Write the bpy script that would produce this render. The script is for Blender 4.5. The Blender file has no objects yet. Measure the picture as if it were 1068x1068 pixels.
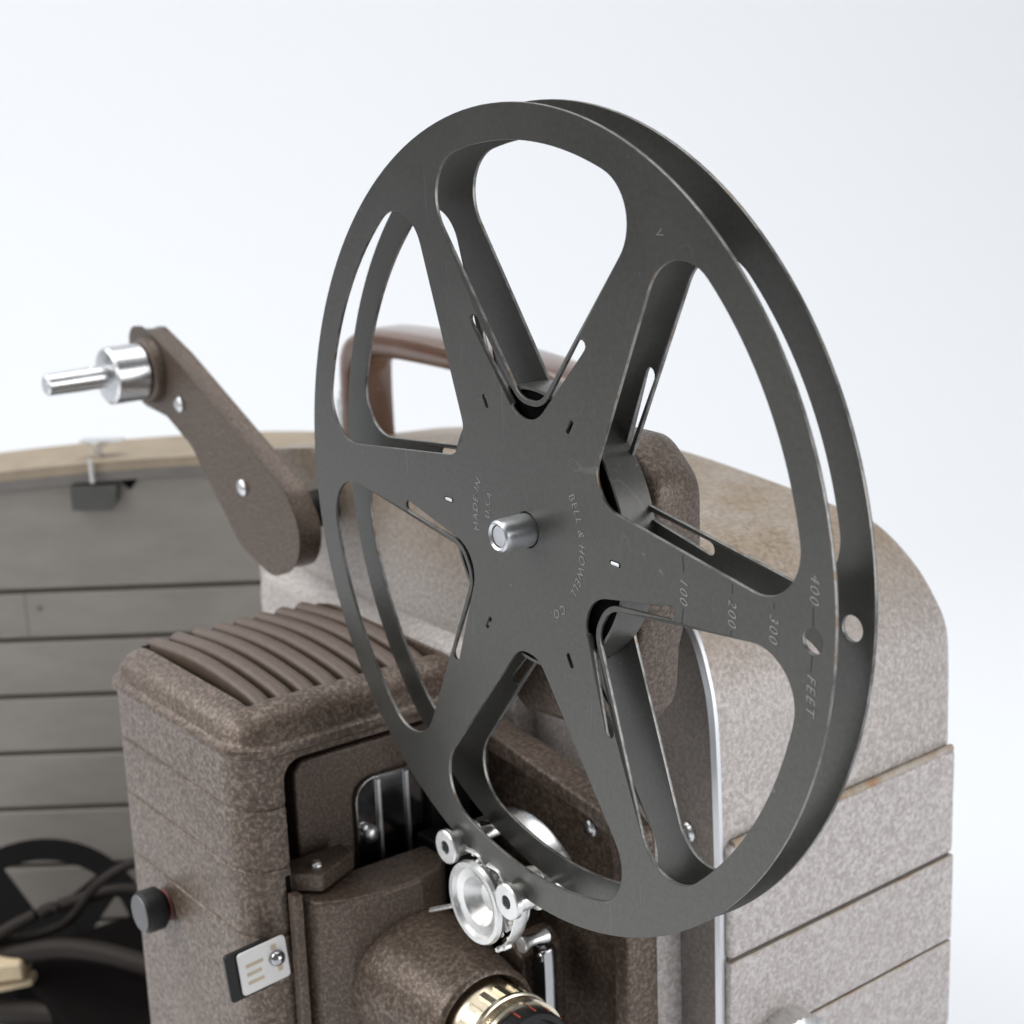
import bpy, bmesh, math, random
from mathutils import Vector, Matrix
random.seed(7)
S = 0.01                      # everything below is written in centimetres, linked in metres
scn = bpy.context.scene
COL = scn.collection
PI = math.pi

# ------------------------------------------------------------------ materials
def new_mat(name):
    m = bpy.data.materials.new(name); m.use_nodes = True
    nt = m.node_tree; b = nt.nodes['Principled BSDF']
    return m, nt, b
def nd(nt, t, **kw):
    n = nt.nodes.new(t)
    for k, v in kw.items():
        if k in n.inputs: n.inputs[k].default_value = v
        else: setattr(n, k, v)
    return n
def ramp(nt, fac, stops):
    r = nt.nodes.new('ShaderNodeValToRGB'); e = r.color_ramp.elements
    while len(e) < len(stops): e.new(0.5)
    for i, (p, c) in enumerate(stops):
        e[i].position = p; e[i].color = (*c, 1)
    nt.links.new(fac, r.inputs[0]); return r.outputs[0]
def mix(nt, fac, a, b):
    m = nt.nodes.new('ShaderNodeMix'); m.data_type = 'RGBA'
    for k, v in ((0, fac), (6, a), (7, b)):
        if isinstance(v, bpy.types.NodeSocket): nt.links.new(v, m.inputs[k])
        elif isinstance(v, (int, float)): m.inputs[k].default_value = v
        else: m.inputs[k].default_value = (*v, 1)
    return m.outputs[2]
def tex(nt, scale, detail=2, rough=0.5, stretch=None, dist=0):
    tc = nt.nodes.new('ShaderNodeTexCoord'); out = tc.outputs['Object']
    if stretch:
        mp = nt.nodes.new('ShaderNodeMapping'); mp.inputs['Scale'].default_value = stretch
        nt.links.new(out, mp.inputs[0]); out = mp.outputs[0]
    n = nd(nt, 'ShaderNodeTexNoise', Scale=scale, Detail=detail, Roughness=rough, Distortion=dist)
    nt.links.new(out, n.inputs['Vector']); return n.outputs[0]
def bump(nt, b, h, dist, strength=1.0):
    bp = nd(nt, 'ShaderNodeBump', Strength=strength, Distance=dist)
    nt.links.new(h, bp.inputs['Height']); nt.links.new(bp.outputs[0], b.inputs['Normal'])

def hammertone(name, dark, mid, light, cell=420, top=None, rough=.37, metal=.22, bd=.00045, bs=.9):
    m, nt, b = new_mat(name)
    h = tex(nt, cell * 1.9, 3, .62, dist=.12)
    c = ramp(nt, h, [(.36, dark), (.5, mid), (.64, light)])
    big = tex(nt, 22, 3)
    c = mix(nt, ramp(nt, big, [(.35, (0, 0, 0)), (.7, (.35, .35, .35))]), c, mid)
    if top:                       # yellowed, rusty upper surfaces of the old paint
        g = nt.nodes.new('ShaderNodeTexCoord'); sx = nt.nodes.new('ShaderNodeSeparateXYZ')
        nt.links.new(g.outputs['Object'], sx.inputs[0])
        mr = nd(nt, 'ShaderNodeMapRange'); mr.inputs[1].default_value = top[0] * S; mr.inputs[2].default_value = top[1] * S
        nt.links.new(sx.outputs[2], mr.inputs[0])
        nz = tex(nt, 60, 4)
        ma = nt.nodes.new('ShaderNodeMath'); ma.operation = 'MULTIPLY'
        nt.links.new(mr.outputs[0], ma.inputs[0])
        nt.links.new(ramp(nt, nz, [(.3, (.55, .55, .55)), (.6, (1, 1, 1))]), ma.inputs[1])
        h2 = tex(nt, cell * 1.6, 2)
        c = mix(nt, ma.outputs[0], c, ramp(nt, h2, [(.35, top[2]), (.6, top[3])]))
    nt.links.new(c, b.inputs['Base Color'])
    b.inputs['Roughness'].default_value = rough; b.inputs['Metallic'].default_value = metal
    ru = tex(nt, 75, 5, .72); c = mix(nt, ramp(nt, ru, [(.70, (0, 0, 0)), (.76, (.55, .55, .55))]), c, tuple(x * y for x, y in zip(mid, (.80, .58, .40))))
    nt.links.new(c, b.inputs['Base Color'])
    nt.links.new(ramp(nt, h, [(.3, (rough + .14,) * 3), (.7, (rough,) * 3)]), b.inputs['Roughness'])
    bump(nt, b, h, bd, bs)
    return m
def metal(name, col, rough=.25, var=.08, scale=300, stretch=None, met=1.0, bd=0):
    m, nt, b = new_mat(name)
    n = tex(nt, scale, 3, .6, stretch)
    nt.links.new(ramp(nt, n, [(.3, tuple(x * .86 for x in col)), (.7, col)]), b.inputs['Base Color'])
    nt.links.new(ramp(nt, n, [(.3, (rough,) * 3), (.7, (rough + var,) * 3)]), b.inputs['Roughness'])
    b.inputs['Metallic'].default_value = met
    if bd: bump(nt, b, n, bd, .5)
    return m
def plain(name, col, rough=.5, met=0, scale=80, amt=.2, bd=0):
    m, nt, b = new_mat(name)
    n = tex(nt, scale, 4, .6)
    nt.links.new(ramp(nt, n, [(.3, tuple(x * (1 - amt) for x in col)), (.7, col)]), b.inputs['Base Color'])
    b.inputs['Roughness'].default_value = rough; b.inputs['Metallic'].default_value = met
    if bd: bump(nt, b, n, bd, .6)
    return m

M = {}
M['ham_grey'] = hammertone('hammertone_grey', (.318, .286, .266), (.41, .374, .352), (.54, .50, .482), 430,
                           top=(24.4, 27.3, (.19, .135, .08), (.32, .245, .165)))
M['ham_grey_low'] = hammertone('hammertone_grey_shell', (.325, .293, .277), (.42, .386, .368), (.55, .515, .50), 430)
M['ham_brown'] = hammertone('hammertone_brown', (.052, .036, .026), (.094, .067, .050), (.185, .145, .116), 470, rough=.34, metal=.3, bd=.00025, bs=.7)
M['ham_brown_fine'] = hammertone('hammertone_brown_fine', (.056, .039, .028), (.088, .063, .047), (.150, .115, .090), 600, rough=.34, metal=.3, bd=.0002)
M['panel'] = hammertone('dark_taupe_panel', (.14, .122, .108), (.185, .162, .146), (.23, .205, .188), 600, rough=.5, metal=.1, bd=.0001)
M['rib'] = plain('louvre_paint', (.105, .074, .056), .5, .1, 400, .2, .0001)
M['steel'] = metal('brushed_steel', (.62, .63, .64), .22, .12, 500, (1, .15, 1))
M['nickel'] = metal('pale_nickel', (.78, .78, .77), .3, .12, 700)
M['chrome'] = metal('dark_chrome', (.42, .42, .43), .1, .06, 200)
M['trim'] = metal('aluminium_trim', (.66, .67, .69), .34, .15, 250, (1, 1, .2), .85)
M['gold'] = metal('champagne_gold', (.70, .62, .47), .26, .1, 500)
M['gold_bright'] = metal('pale_gold_ring', (.84, .77, .60), .22, .06, 500)
M['black'] = plain('black_enamel', (.012, .012, .012), .45, 0)
M['rubber'] = plain('black_rubber', (.012, .011, .011), .55, 0)
M['void'] = plain('shade_fill_black', (.006, .005, .005), .85, 0)  # near-black colour stands in for shade inside openings and dark corners
M['white_plate'] = plain('white_tag_enamel', (.62, .61, .60), .35, .1, 120, .08)
M['tan_ink'] = plain('faded_tan_ink', (.45, .38, .26), .5)
M['red'] = plain('red_ink', (.42, .05, .03), .5)
M['cream'] = plain('cream_enamel', (.75, .68, .5), .4)
M['tan_plug'] = plain('tan_plastic', (.50, .40, .26), .45, 0, 150, .2)
M['cord'] = plain('dark_brown_cord', (.014, .010, .008), .6)
for k_ in ('black', 'void', 'rubber', 'cord'):
    bb = M[k_].node_tree.nodes['Principled BSDF']; bb.inputs['Specular IOR Level'].default_value = {'black': .25, 'void': .03, 'rubber': .3, 'cord': .25}[k_]
M['black_matt'] = plain('black_matt_paint', (.006, .006, .006), .75); M['black_matt'].node_tree.nodes['Principled BSDF'].inputs['Specular IOR Level'].default_value = .08
M['rivet'] = metal('tinned_tab', (.85, .86, .88), .3)
M['planks'] = None

# reel paint: grey-green wrinkle-free enamel, dusty and lightly scratched
def reel_mat():
    m, nt, b = new_mat('reel_grey_enamel')
    n1 = tex(nt, 900, 2); n2 = tex(nt, 28, 4, .6)
    c = ramp(nt, n1, [(.3, (.068, .067, .062)), (.7, (.084, .0825, .076))])
    c = mix(nt, ramp(nt, n2, [(.45, (0, 0, 0)), (.75, (.5, .5, .5))]), c, (.098, .096, .088))
    # a few pale specks and rust freckles
    sp = tex(nt, 420, 1); c = mix(nt, ramp(nt, sp, [(.785, (0, 0, 0)), (.81, (.4, .4, .4))]), c, (.22, .21, .18))
    ru = tex(nt, 140, 5, .7); c = mix(nt, ramp(nt, ru, [(.72, (0, 0, 0)), (.80, (.8, .8, .8))]), c, (.12, .07, .04))
    # long hairline scratches
    sc = tex(nt, 900, 1, .5, (1, 1, .05), .15); c = mix(nt, ramp(nt, sc, [(.73, (0, 0, 0)), (.76, (.22, .22, .22))]), c, (.2, .2, .19))
    hl = tex(nt, 45, 1, .4, None, 1.2); hg = tex(nt, 24, 2)
    line = ramp(nt, hl, [(.4965, (0, 0, 0)), (.5, (1, 1, 1)), (.5035, (0, 0, 0))]); gate = ramp(nt, hg, [(.54, (0, 0, 0)), (.62, (.25, .25, .25))])
    mm = nt.nodes.new('ShaderNodeMath'); mm.operation = 'MULTIPLY'; nt.links.new(line, mm.inputs[0]); nt.links.new(gate, mm.inputs[1])
    c = mix(nt, mm.outputs[0], c, (.24, .235, .22))
    nt.links.new(c, b.inputs['Base Color'])
    nt.links.new(ramp(nt, n2, [(.3, (.27,) * 3), (.7, (.38,) * 3)]), b.inputs['Roughness'])
    b.inputs['Metallic'].default_value = .5
    bump(nt, b, n1, .00003, .5)
    return m
def edge_mat():
    m, nt, b = new_mat('worn_reel_edge')
    n = tex(nt, 130, 5, .7)
    c = ramp(nt, n, [(.36, (.08, .078, .07)), (.46, (.14, .14, .135)), (.58, (.24, .24, .23)), (.66, (.17, .12, .08))])
    nt.links.new(c, b.inputs['Base Color']); b.inputs['Metallic'].default_value = .7; b.inputs['Roughness'].default_value = .4
    return m
M['reel'] = reel_mat(); M['edge'] = edge_mat()
M['stamp'] = metal('stamp_glint_and_nick', (.34, .34, .33), .40, .2, 900, met=.6)  # pale tone paints in the glints on embossed letters; also colours the nick
M['stamp_dark'] = plain('scribed_line', (.03, .03, .028), .6)

def leather():
    m, nt, b = new_mat('brown_leather')
    n = tex(nt, 40, 4, .6); f = tex(nt, 500, 2)
    c = ramp(nt, n, [(.3, (.105, .05, .03)), (.7, (.15, .078, .05))])
    w = tex(nt, 95, 3, .6, (.4, 1, 1)); c = mix(nt, ramp(nt, w, [(.68, (0, 0, 0)), (.74, (.7, .7, .7))]), c, (.42, .31, .23))
    nt.links.new(c, b.inputs['Base Color']); b.inputs['Roughness'].default_value = .22
    b.inputs['Coat Weight'].default_value = .6; b.inputs['Coat Roughness'].default_value = .12
    bump(nt, b, f, .0001, .5); return m
M['leather'] = leather()

def boards():
    m, nt, b = new_mat('grey_lining')
    n = tex(nt, 30, 4, .6, (1, 1, 3))
    c = ramp(nt, n, [(.3, (.205, .189, .170)), (.7, (.245, .226, .205))])
    nt.links.new(c, b.inputs['Base Color']); b.inputs['Roughness'].default_value = .6
    return m
M['lining'] = boards()
M['tan_top'] = plain('worn_tan_fabric', (.34, .275, .20), .7, 0, 60, .22)
M['seam'] = plain('dark_seam', (.17, .145, .12), .7)

# ------------------------------------------------------------------ mesh helpers (cm)
def link(name, bm, mat, parent=None, smooth=40, bevel=0, seg=2, label=None):
    if isinstance(bm, bpy.types.Mesh): me = bm
    else:
        bmesh.ops.recalc_face_normals(bm, faces=bm.faces)
        me = bpy.data.meshes.new(name); bm.to_mesh(me); bm.free()
    off = Vector((0, 0, 0))
    p = parent
    while p is not None:
        off += Vector(p.get('_loc', (0, 0, 0))); p = p.parent
    me.transform(Matrix.Translation(-off)); me.transform(Matrix.Scale(S, 4))
    o = bpy.data.objects.new(name, me); COL.objects.link(o)
    if parent is not None: o.parent = parent
    for mt in (mat if isinstance(mat, (list, tuple)) else [mat]): me.materials.append(mt)
    if smooth:
        me.polygons.foreach_set('use_smooth', [True] * len(me.polygons))
        me.set_sharp_from_angle(angle=math.radians(smooth))
    if bevel:
        md = o.modifiers.new('bevel', 'BEVEL'); md.width = bevel * S; md.segments = seg
        md.limit_method = 'ANGLE'; md.angle_limit = math.radians(35); md.harden_normals = True
    if label: o['label'] = label
    return o
def thing(name, loc, label, cat, group=None):
    o = bpy.data.objects.new(name, None); COL.objects.link(o)
    o.location = Vector(loc) * S; o['_loc'] = tuple(loc); o['label'] = label; o['category'] = cat
    o.empty_display_size = .01
    if group: o['group'] = group
    return o
def tag(o, label, cat):
    o['label'] = label; o['category'] = cat
def box(bm, x0, x1, y0, y1, z0, z1):
    vs = [bm.verts.new((x, y, z)) for x in (x0, x1) for y in (y0, y1) for z in (z0, z1)]
    for f in ((0, 1, 3, 2), (4, 6, 7, 5), (0, 4, 5, 1), (2, 3, 7, 6), (0, 2, 6, 4), (1, 5, 7, 3)):
        bm.faces.new([vs[i] for i in f])
def loft(bm, rings, caps=True, closed=True):
    R = [[bm.verts.new(p) for p in r] for r in rings]
    n = len(R[0])
    for a, b in zip(R, R[1:]):
        for i in range(n if closed else n - 1):
            j = (i + 1) % n; bm.faces.new((a[i], a[j], b[j], b[i]))
    if caps: bm.faces.new(R[0]); bm.faces.new(R[-1][::-1])
    return R
def prism(bm, pts, lo, hi, axis='y'):
    if axis == 'y': f = lambda p, v: (p[0], v, p[1])
    elif axis == 'x': f = lambda p, v: (v, p[0], p[1])
    else: f = lambda p, v: (p[0], p[1], v)
    loft(bm, [[f(p, lo) for p in pts], [f(p, hi) for p in pts]])
def basis(axis):
    a = Vector(axis).normalized()
    u = a.orthogonal().normalized() if abs(a.z) > .9 else a.cross(Vector((0, 0, 1))).normalized()
    return a, u, a.cross(u)
def lathe(bm, c, axis, prof, n=48, caps=True):
    a, u, v = basis(axis); c = Vector(c)
    rings = [[c + a * t + (u * math.cos(2 * PI * i / n) + v * math.sin(2 * PI * i / n)) * r for i in range(n)] for t, r in prof]
    loft(bm, rings, caps)
def cyl(bm, c, axis, r, t0, t1, n=32, ch=0):
    pr = [(t0, r), (t1, r)] if not ch else [(t0, r - ch), (t0 + ch, r), (t1 - ch, r), (t1, r - ch)]
    lathe(bm, c, axis, pr, n)
def tube(bm, pts, r, n=10, flat=None):
    pts = [Vector(p) for p in pts]; rings = []
    for i, p in enumerate(pts):
        t = (pts[min(i + 1, len(pts) - 1)] - pts[max(i - 1, 0)]).normalized()
        ref = Vector((0, 1, 0)) if abs(t.y) < .9 else Vector((0, 0, 1))
        u = t.cross(ref).normalized(); v = u.cross(t)
        ru, rv = (r, r) if flat is None else (flat[0], flat[1])
        rings.append([p + u * math.cos(2 * PI * k / n) * ru + v * math.sin(2 * PI * k / n) * rv for k in range(n)])
    loft(bm, rings)
def spline(pts, k=6, closed=False):
    P = [Vector(p) for p in pts]; n = len(P); out = []
    for i in range(n if closed else n - 1):
        if closed: a, b, c, d = (P[(i + j - 1) % n] for j in range(4))
        else: a, b, c, d = P[max(i - 1, 0)], P[i], P[i + 1], P[min(i + 2, n - 1)]
        for s in range(k):
            t = s / k
            out.append(.5 * ((2 * b) + (c - a) * t + (2 * a - 5 * b + 4 * c - d) * t * t + (3 * b - a - 3 * c + d) * t ** 3))
    if not closed: out.append(P[-1])
    return out
def rounded(pts, r, k=6):
    """polygon with every corner rounded (r a number or one per corner)"""
    n = len(pts); out = []
    for i in range(n):
        p = Vector(pts[i]); a = Vector(pts[i - 1]) - p; b = Vector(pts[(i + 1) % n]) - p
        rr = r[i] if isinstance(r, (list, tuple)) else r
        if rr <= 0: out.append(tuple(p)); continue
        la, lb = a.length, b.length; a.normalize(); b.normalize()
        ang = a.angle(b); t = min(rr / math.tan(ang / 2), la * .49, lb * .49); rr = t * math.tan(ang / 2)
        c = p + (a + b).normalized() * (rr / math.sin(ang / 2))
        s0 = p + a * t - c; s1 = p + b * t - c
        a0 = math.atan2(s0.y, s0.x); d = math.atan2(s1.y, s1.x) - a0
        while d > PI: d -= 2 * PI
        while d < -PI: d += 2 * PI
        for q in range(k + 1):
            out.append((c.x + rr * math.cos(a0 + d * q / k), c.y + rr * math.sin(a0 + d * q / k)))
    return out
def screw(bm, c, axis, r=.2, h=.12):
    lathe(bm, c, axis, [(0, r), (h * .45, r), (h * .8, r * .8), (h, r * .45)], 20)
def slotted(name, c, axis, r, h, parent, mat=None):
    bm = bmesh.new(); lathe(bm, c, axis, [(0, r), (h * .45, r), (h * .8, r * .84), (h, r * .5)], 24)
    o = link(name, bm, mat or M['nickel'], parent)
    a, u, v = basis(axis); u2 = (u + v * .7).normalized(); w = a.cross(u2); c = Vector(c)
    return o

def curve_mesh(outline, holes, thick, bev=0.0):
    """flat sheet with holes: 2-D filled curve, extruded, made a mesh in local XY with thickness along Z"""
    cu = bpy.data.curves.new('tmp', 'CURVE'); cu.dimensions = '2D'; cu.fill_mode = 'BOTH'
    cu.extrude = thick / 2 - bev; cu.bevel_depth = bev; cu.bevel_resolution = 1; cu.offset = -bev
    for pts in [outline] + holes:
        sp = cu.splines.new('POLY'); sp.points.add(len(pts) - 1); sp.use_cyclic_u = True
        for q, p in zip(sp.points, pts): q.co = (p[0], p[1], 0, 1)
    o = bpy.data.objects.new('tmp', cu); COL.objects.link(o)
    dg = bpy.context.evaluated_depsgraph_get(); dg.update()
    me = bpy.data.meshes.new_from_object(o.evaluated_get(dg), depsgraph=dg)
    bpy.data.objects.remove(o); bpy.data.curves.remove(cu)
    return me
def text_mesh(s, size, depth=.008, space=1.0, shear=0.0, off=0.0):
    cu = bpy.data.curves.new('tmp', 'FONT'); cu.body = s; cu.size = size; cu.extrude = depth
    cu.space_character = space; cu.shear = shear; cu.align_x = 'CENTER'; cu.align_y = 'CENTER'; cu.offset = off
    cu.resolution_u = 3
    o = bpy.data.objects.new('tmp', cu); COL.objects.link(o)
    dg = bpy.context.evaluated_depsgraph_get(); dg.update()
    me = bpy.data.meshes.new_from_object(o.evaluated_get(dg), depsgraph=dg)
    bpy.data.objects.remove(o); bpy.data.curves.remove(cu)
    return me

# ------------------------------------------------------------------ camera (solved from the reel)
Wm = ((0.5943531718, 0.8033286483, -0.0375151969), (0.1852424523, -0.1821502395, -0.9656637738), (-0.7825787762, 0.5669959198, -0.2570721414))
cam = bpy.data.cameras.new('camera'); co = bpy.data.objects.new('camera', cam); COL.objects.link(co)
right = Vector(Wm[0]); down = Vector(Wm[1]); fwd = Vector(Wm[2])
R = Matrix((right, -down, -fwd)).transposed().to_4x4()
co.matrix_world = Matrix.Translation(Vector((28.90058, -21.35791, 9.95734)) * S) @ R
cam.sensor_width = 36; cam.lens = 36 * 1822.76 / 1068; cam.clip_start = .02; cam.clip_end = 60
cam.dof.use_dof = True; cam.dof.focus_distance = .365; cam.dof.aperture_fstop = 26
scn.camera = co

# ------------------------------------------------------------------ the film reel
DL = math.radians(2.476)
def rp(r, a, y=0.0):          # reel polar (angle clockwise as seen, 0 = the numbered spoke)
    t = math.radians(a) + DL
    return Vector((r * math.cos(t), y, -r * math.sin(t)))
reel = thing('film_reel', (0, .5, -8.9), 'large dark grey six-spoke metal film reel standing upright on the front spindle, nearest the viewer', 'film reel')
R0, RI, RC = 8.9, 8.15, 3.08
def hole_pts():
    # local frame: y outward along the hole's middle, x across
    k, c0, rho = .785, -1.85, 1.02
    q = math.sqrt(1 + k * k)
    rr = RI - rho; best = None
    for i in range(8000):
        a = math.radians(5 + 20 * i / 8000); x, y = rr * math.sin(a), rr * math.cos(a)
        d = (k * y + c0 - x) / q
        if best is None or abs(d - rho) < best[0]: best = (abs(d - rho), x, y, a)
    _, cx, cy, ca = best
    yb = 2.82; xb = k * yb + c0                      # blunt inner end, corners rounded off
    top = 6.0; base = rounded([(k * top + c0, top), (-(k * top + c0), top), (-xb, yb), (xb, yb)], [0, 0, .62, .62], 9)[2:]
    pts = base[:]
    t0, t1 = math.atan2(-k, 1), PI / 2 - ca
    pts += [(cx + rho * math.cos(t), cy + rho * math.sin(t)) for t in [t0 + (t1 - t0) * i / 14 for i in range(15)]]
    pts += [(RI * math.sin(t), RI * math.cos(t)) for t in [ca - 2 * ca * i / 24 for i in range(1, 24)]]
    pts += [(-x, y) for x, y in [(cx + rho * math.cos(t), cy + rho * math.sin(t)) for t in [t1 + (t0 - t1) * i / 14 for i in range(15)]]]
    return pts
def vslot_pts():
    # V-shaped slit round the inner end of an opening: outer and inner edges
    def vee(k, c0, yb, ytop, r):
        xb = k * yb + c0
        return rounded([(-(k * ytop + c0), ytop), (-xb, yb), (xb, yb), (k * ytop + c0, ytop)], [0, r, r, 0], 9)
    outer = vee(.90, -1.84, 2.42, 4.20, .75); inner = vee(.785, -1.70, 2.70, 4.34, .70)
    n = len(outer); a, b = Vector(outer[-1]), Vector(inner[-1]); m_ = (a + b) / 2; rad = (b - a).length / 2; t = Vector((.66, .75))
    cap = [tuple(m_ + (a - m_) * math.cos(w) + t * rad * math.sin(w)) for w in (PI * .2, PI * .4, PI * .6, PI * .8)]
    return outer + cap + inner[::-1] + [(-x, y) for x, y in cap[::-1]]
def place2(pts, a):           # local hole frame -> reel plane coordinates (2-D, later X,-Z)
    t = math.radians(a) + DL; c, s = math.cos(t), math.sin(t)
    out = []
    for x, y in pts:          # y radial outward at angle a, x clockwise
        px, py = y * c - x * s, y * s + x * c
        out.append((px, -py))
    return out
def flange(name, y, slots, bend, marker_dir):
    hp, vp = hole_pts(), vslot_pts()
    holes = [place2(hp, 30 + 60 * i) for i in range(6)] + [place2(vp, a) for a in slots]
    sl = [( .13 * s, y0) for s, y0 in ((1, 2.72), (1, 3.14), (-1, 3.14), (-1, 2.72))]
    for i in range(6): holes.append(place2(rounded([(.055, 2.76), (.055, 3.10), (-.055, 3.10), (-.055, 2.76)], .05, 4), 60 * i))
    holes.append([(8.37 * math.cos(DL) + .25 * math.cos(t), -8.37 * math.sin(DL) + .25 * math.sin(t)) for t in [2 * PI * i / 32 for i in range(32)]])
    holes.append([(.40 * math.cos(t), .40 * math.sin(t)) for t in [2 * PI * i / 32 for i in range(32)]])
    outl = [(R0 * math.cos(2 * PI * i / 160), R0 * math.sin(2 * PI * i / 160)) for i in range(160)]
    me = curve_mesh(outl, holes, .085, .012)
    bm = bmesh.new(); bm.from_mesh(me); bpy.data.meshes.remove(me)
    for f in bm.faces: f.material_index = 0 if abs(f.normal.z) > .8 else 1
    for v in bm.verts:
        px, pz, h = v.co.x, v.co.y, v.co.z
        d = 0
        for a in slots:       # the thin sprung strip between slit and opening is pressed inwards
            t = math.radians(a) + DL; c, s = math.cos(t), math.sin(t); py = -pz
            ly = px * c + py * s; lx = -px * s + py * c
            if 2.6 < ly < 4.34:
                inside = (abs(lx) <= .785 * ly - 1.70 + .02 and ly > 2.66) or (abs(lx) < .62 and 2.66 < ly < 3.2)
                if inside: d = bend * max(0, min(1, (4.34 - ly) / 1.1))
        v.co = Vector((px, y + h + d, pz))
    o = link(name, bm, [M['reel'], M['edge']], reel, 30)
    for p in o.data.polygons:
        if p.material_index == 0: p.use_smooth = False
    return o
front = flange('front_flange', 0, (30, 150, 270), .10, 1)
rear = flange('rear_flange', 1.0, (90, 210, 330), -.10, 1)
bm = bmesh.new()
n = 96
ring = lambda r, y: [(r * math.cos(2 * PI * i / n), y, r * math.sin(2 * PI * i / n)) for i in range(n)]
Rr = [[bm.verts.new(p) for p in ring(r, y)] for r, y in ((RC, .13), (RC, .95), (RC - .07, .95), (RC - .07, .13))]
for k in range(4):
    a, b = Rr[k], Rr[(k + 1) % 4]
    for i in range(n): bm.faces.new((a[i], a[(i + 1) % n], b[(i + 1) % n], b[i]))
link('core_band', bm, M['reel'], reel)
bm = bmesh.new()                                   # added black drum, paints in the dark of the unlit hub interior
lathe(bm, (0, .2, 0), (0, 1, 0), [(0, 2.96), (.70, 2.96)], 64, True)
link('hub_shade_fill', bm, M['void'], reel)
for a in (0, 180):
    bm = bmesh.new(); c = rp(2.94, a, .012)
    prism(bm, [(q[0] , q[1]) for q in place2(rounded([(.035, 2.80), (.035, 3.06), (-.035, 3.06), (-.035, 2.80)], .03, 3), a)], -.055, .05)
    link('locking_tab', bm, M['rivet'], reel, bevel=.01)
# stamped writing
def stamp_flat(s, r, a0, size, name='stamped_number', space=1.25, tang=0.0, shear=.25):
    me = text_mesh(s, size, .006, space, shear, -.004)
    for v in me.vertices:
        tx, ty, tz = v.co; p = rp(1, a0); rad = Vector((p.x, 0, p.z)); tn = rp(1, a0 + 90)
        q = rad * (r + ty) + tn * (tx + tang); v.co = (q.x, -.046 - tz, q.z)
    return link(name, me, M['stamp'], front, 0)
def stamp_arc(s, r, a0, size, name='stamped_lettering', space=1.35):
    me = text_mesh(s, size, .006, space, .15, -.004)
    for v in me.vertices:
        tx, ty, tz = v.co; q = rp(r + ty, a0 + math.degrees(tx / r)); v.co = (q.x, -.046 - tz, q.z)
    return link(name, me, M['stamp'], front, 0)
stamp_flat('100', 4.98, 0, .31, tang=.0); stamp_flat('200', 6.32, 0, .31, tang=.06)
stamp_flat('300', 7.40, 0, .31, tang=.05); stamp_flat('400', 8.37, 0, .32, tang=-.98)
stamp_flat('FEET', 8.37, 0, .31, 'stamped_word', 1.3, 1.02)
stamp_arc('BELL & HOWELL', 1.88, 358, .27, space=1.22)
stamp_arc('CO.', 1.90, 55, .27)
stamp_arc('MADE IN', 1.88, 184, .27, space=1.2)
stamp_arc('U.S.A.', 1.42, 190, .24, space=1.15)
bm = bmesh.new()
def arc_line(r, w, s0, s1):    # scribed tangential line, s = distance along the tangent
    k = 6; A = [r_ for r_ in (r - w, r + w)]
    pts = [(A[0], s0 + (s1 - s0) * i / k) for i in range(k + 1)] + [(A[1], s1 - (s1 - s0) * i / k) for i in range(k + 1)]
    P = [rp(rr, math.degrees(s / r)) for rr, s in pts]
    loft(bm, [[(p.x, -.0452, p.z) for p in P], [(p.x, -.0485, p.z) for p in P]])
for r, s0, s1 in ((4.98, -.70, -.36), (4.98, .36, .70), (6.32, -.50, -.32), (6.32, .42, .52), (7.40, -.44, -.32), (8.37, -.62, -.27), (8.37, .28, .58)):
    arc_line(r, .009, s0, s1)
link('scribed_line', bm, M['stamp_dark'], front, 0)
# small nick near the rim
bm = bmesh.new()
for aa, bb in (((7.84, 301.3), (8.02, 301.7)), ((7.84, 301.3), (7.95, 302.4))):
    p, q = rp(*aa, -.0455), rp(*bb, -.0455); d = (q - p).normalized(); nn = Vector((d.z, 0, -d.x)) * .008
    loft(bm, [[p + nn, p - nn, q - nn, q + nn], [v + Vector((0, -.004, 0)) for v in (p + nn, p - nn, q - nn, q + nn)]])
link('scratch', bm, M['stamp'], front, 0)

# ------------------------------------------------------------------ the projector
proj = thing('film_projector', (-10, 6, -30), 'brown and grey hammertone home movie projector with louvred lamp housing and two reel arms', 'film projector')

# main housing, lofted from its front outline to its back outline
FP = [(-23.1, -2.9), (-20, -2.35), (-16, -1.75), (-11, -1.4), (-7.5, -1.5), (-4.5, -1.95), (-3, -2.4), (-1.9, -2.95), (-1.2, -3.45), (-.75, -3.95), (-.43, -4.7), (-.2, -5.6), (-.08, -7.06), (.0, -10)]
BP = [(-24.5, -3.7), (-22.9, -3.4), (-16.1, -2.3), (-12, -2.28), (-9.75, -2.33), (-6.27, -2.62), (-4, -2.85), (-2.94, -2.98), (-2.07, -3.36), (-1.2, -3.99), (-.6, -4.66), (-.18, -5.37), (-.05, -6.42), (.0, -8.6)]
fs = [tuple(v) for v in spline([(x, z) for x, z in FP], 6)]; bs = [tuple(v) for v in spline([(x, z) for x, z in BP], 6)]
fs = [(-23.1, -30), ] + [(-23.1, -12)] + fs + [(0, -30)]; bs = [(-24.5, -30)] + [(-24.5, -12)] + bs + [(0, -30)]
bm = bmesh.new()
rings = []
for t in [0, .06, .5, .97, 1]:
    inset = .12 if t in (0, 1) else 0
    y = 5.5 + 8.5 * t; r = []
    for (x0, z0), (x1, z1) in zip(fs, bs):
        x = x0 + (x1 - x0) * t; z = z0 + (z1 - z0) * t
        if inset and t == 1:
            x = x - inset if x > -5 else x; z = z - inset * .6 if z > -6 else z
        r.append((x, y, z))
    rings.append(r)
loft(bm, rings)
housing = link('housing', bm, M['ham_grey'], proj, 50)
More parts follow.
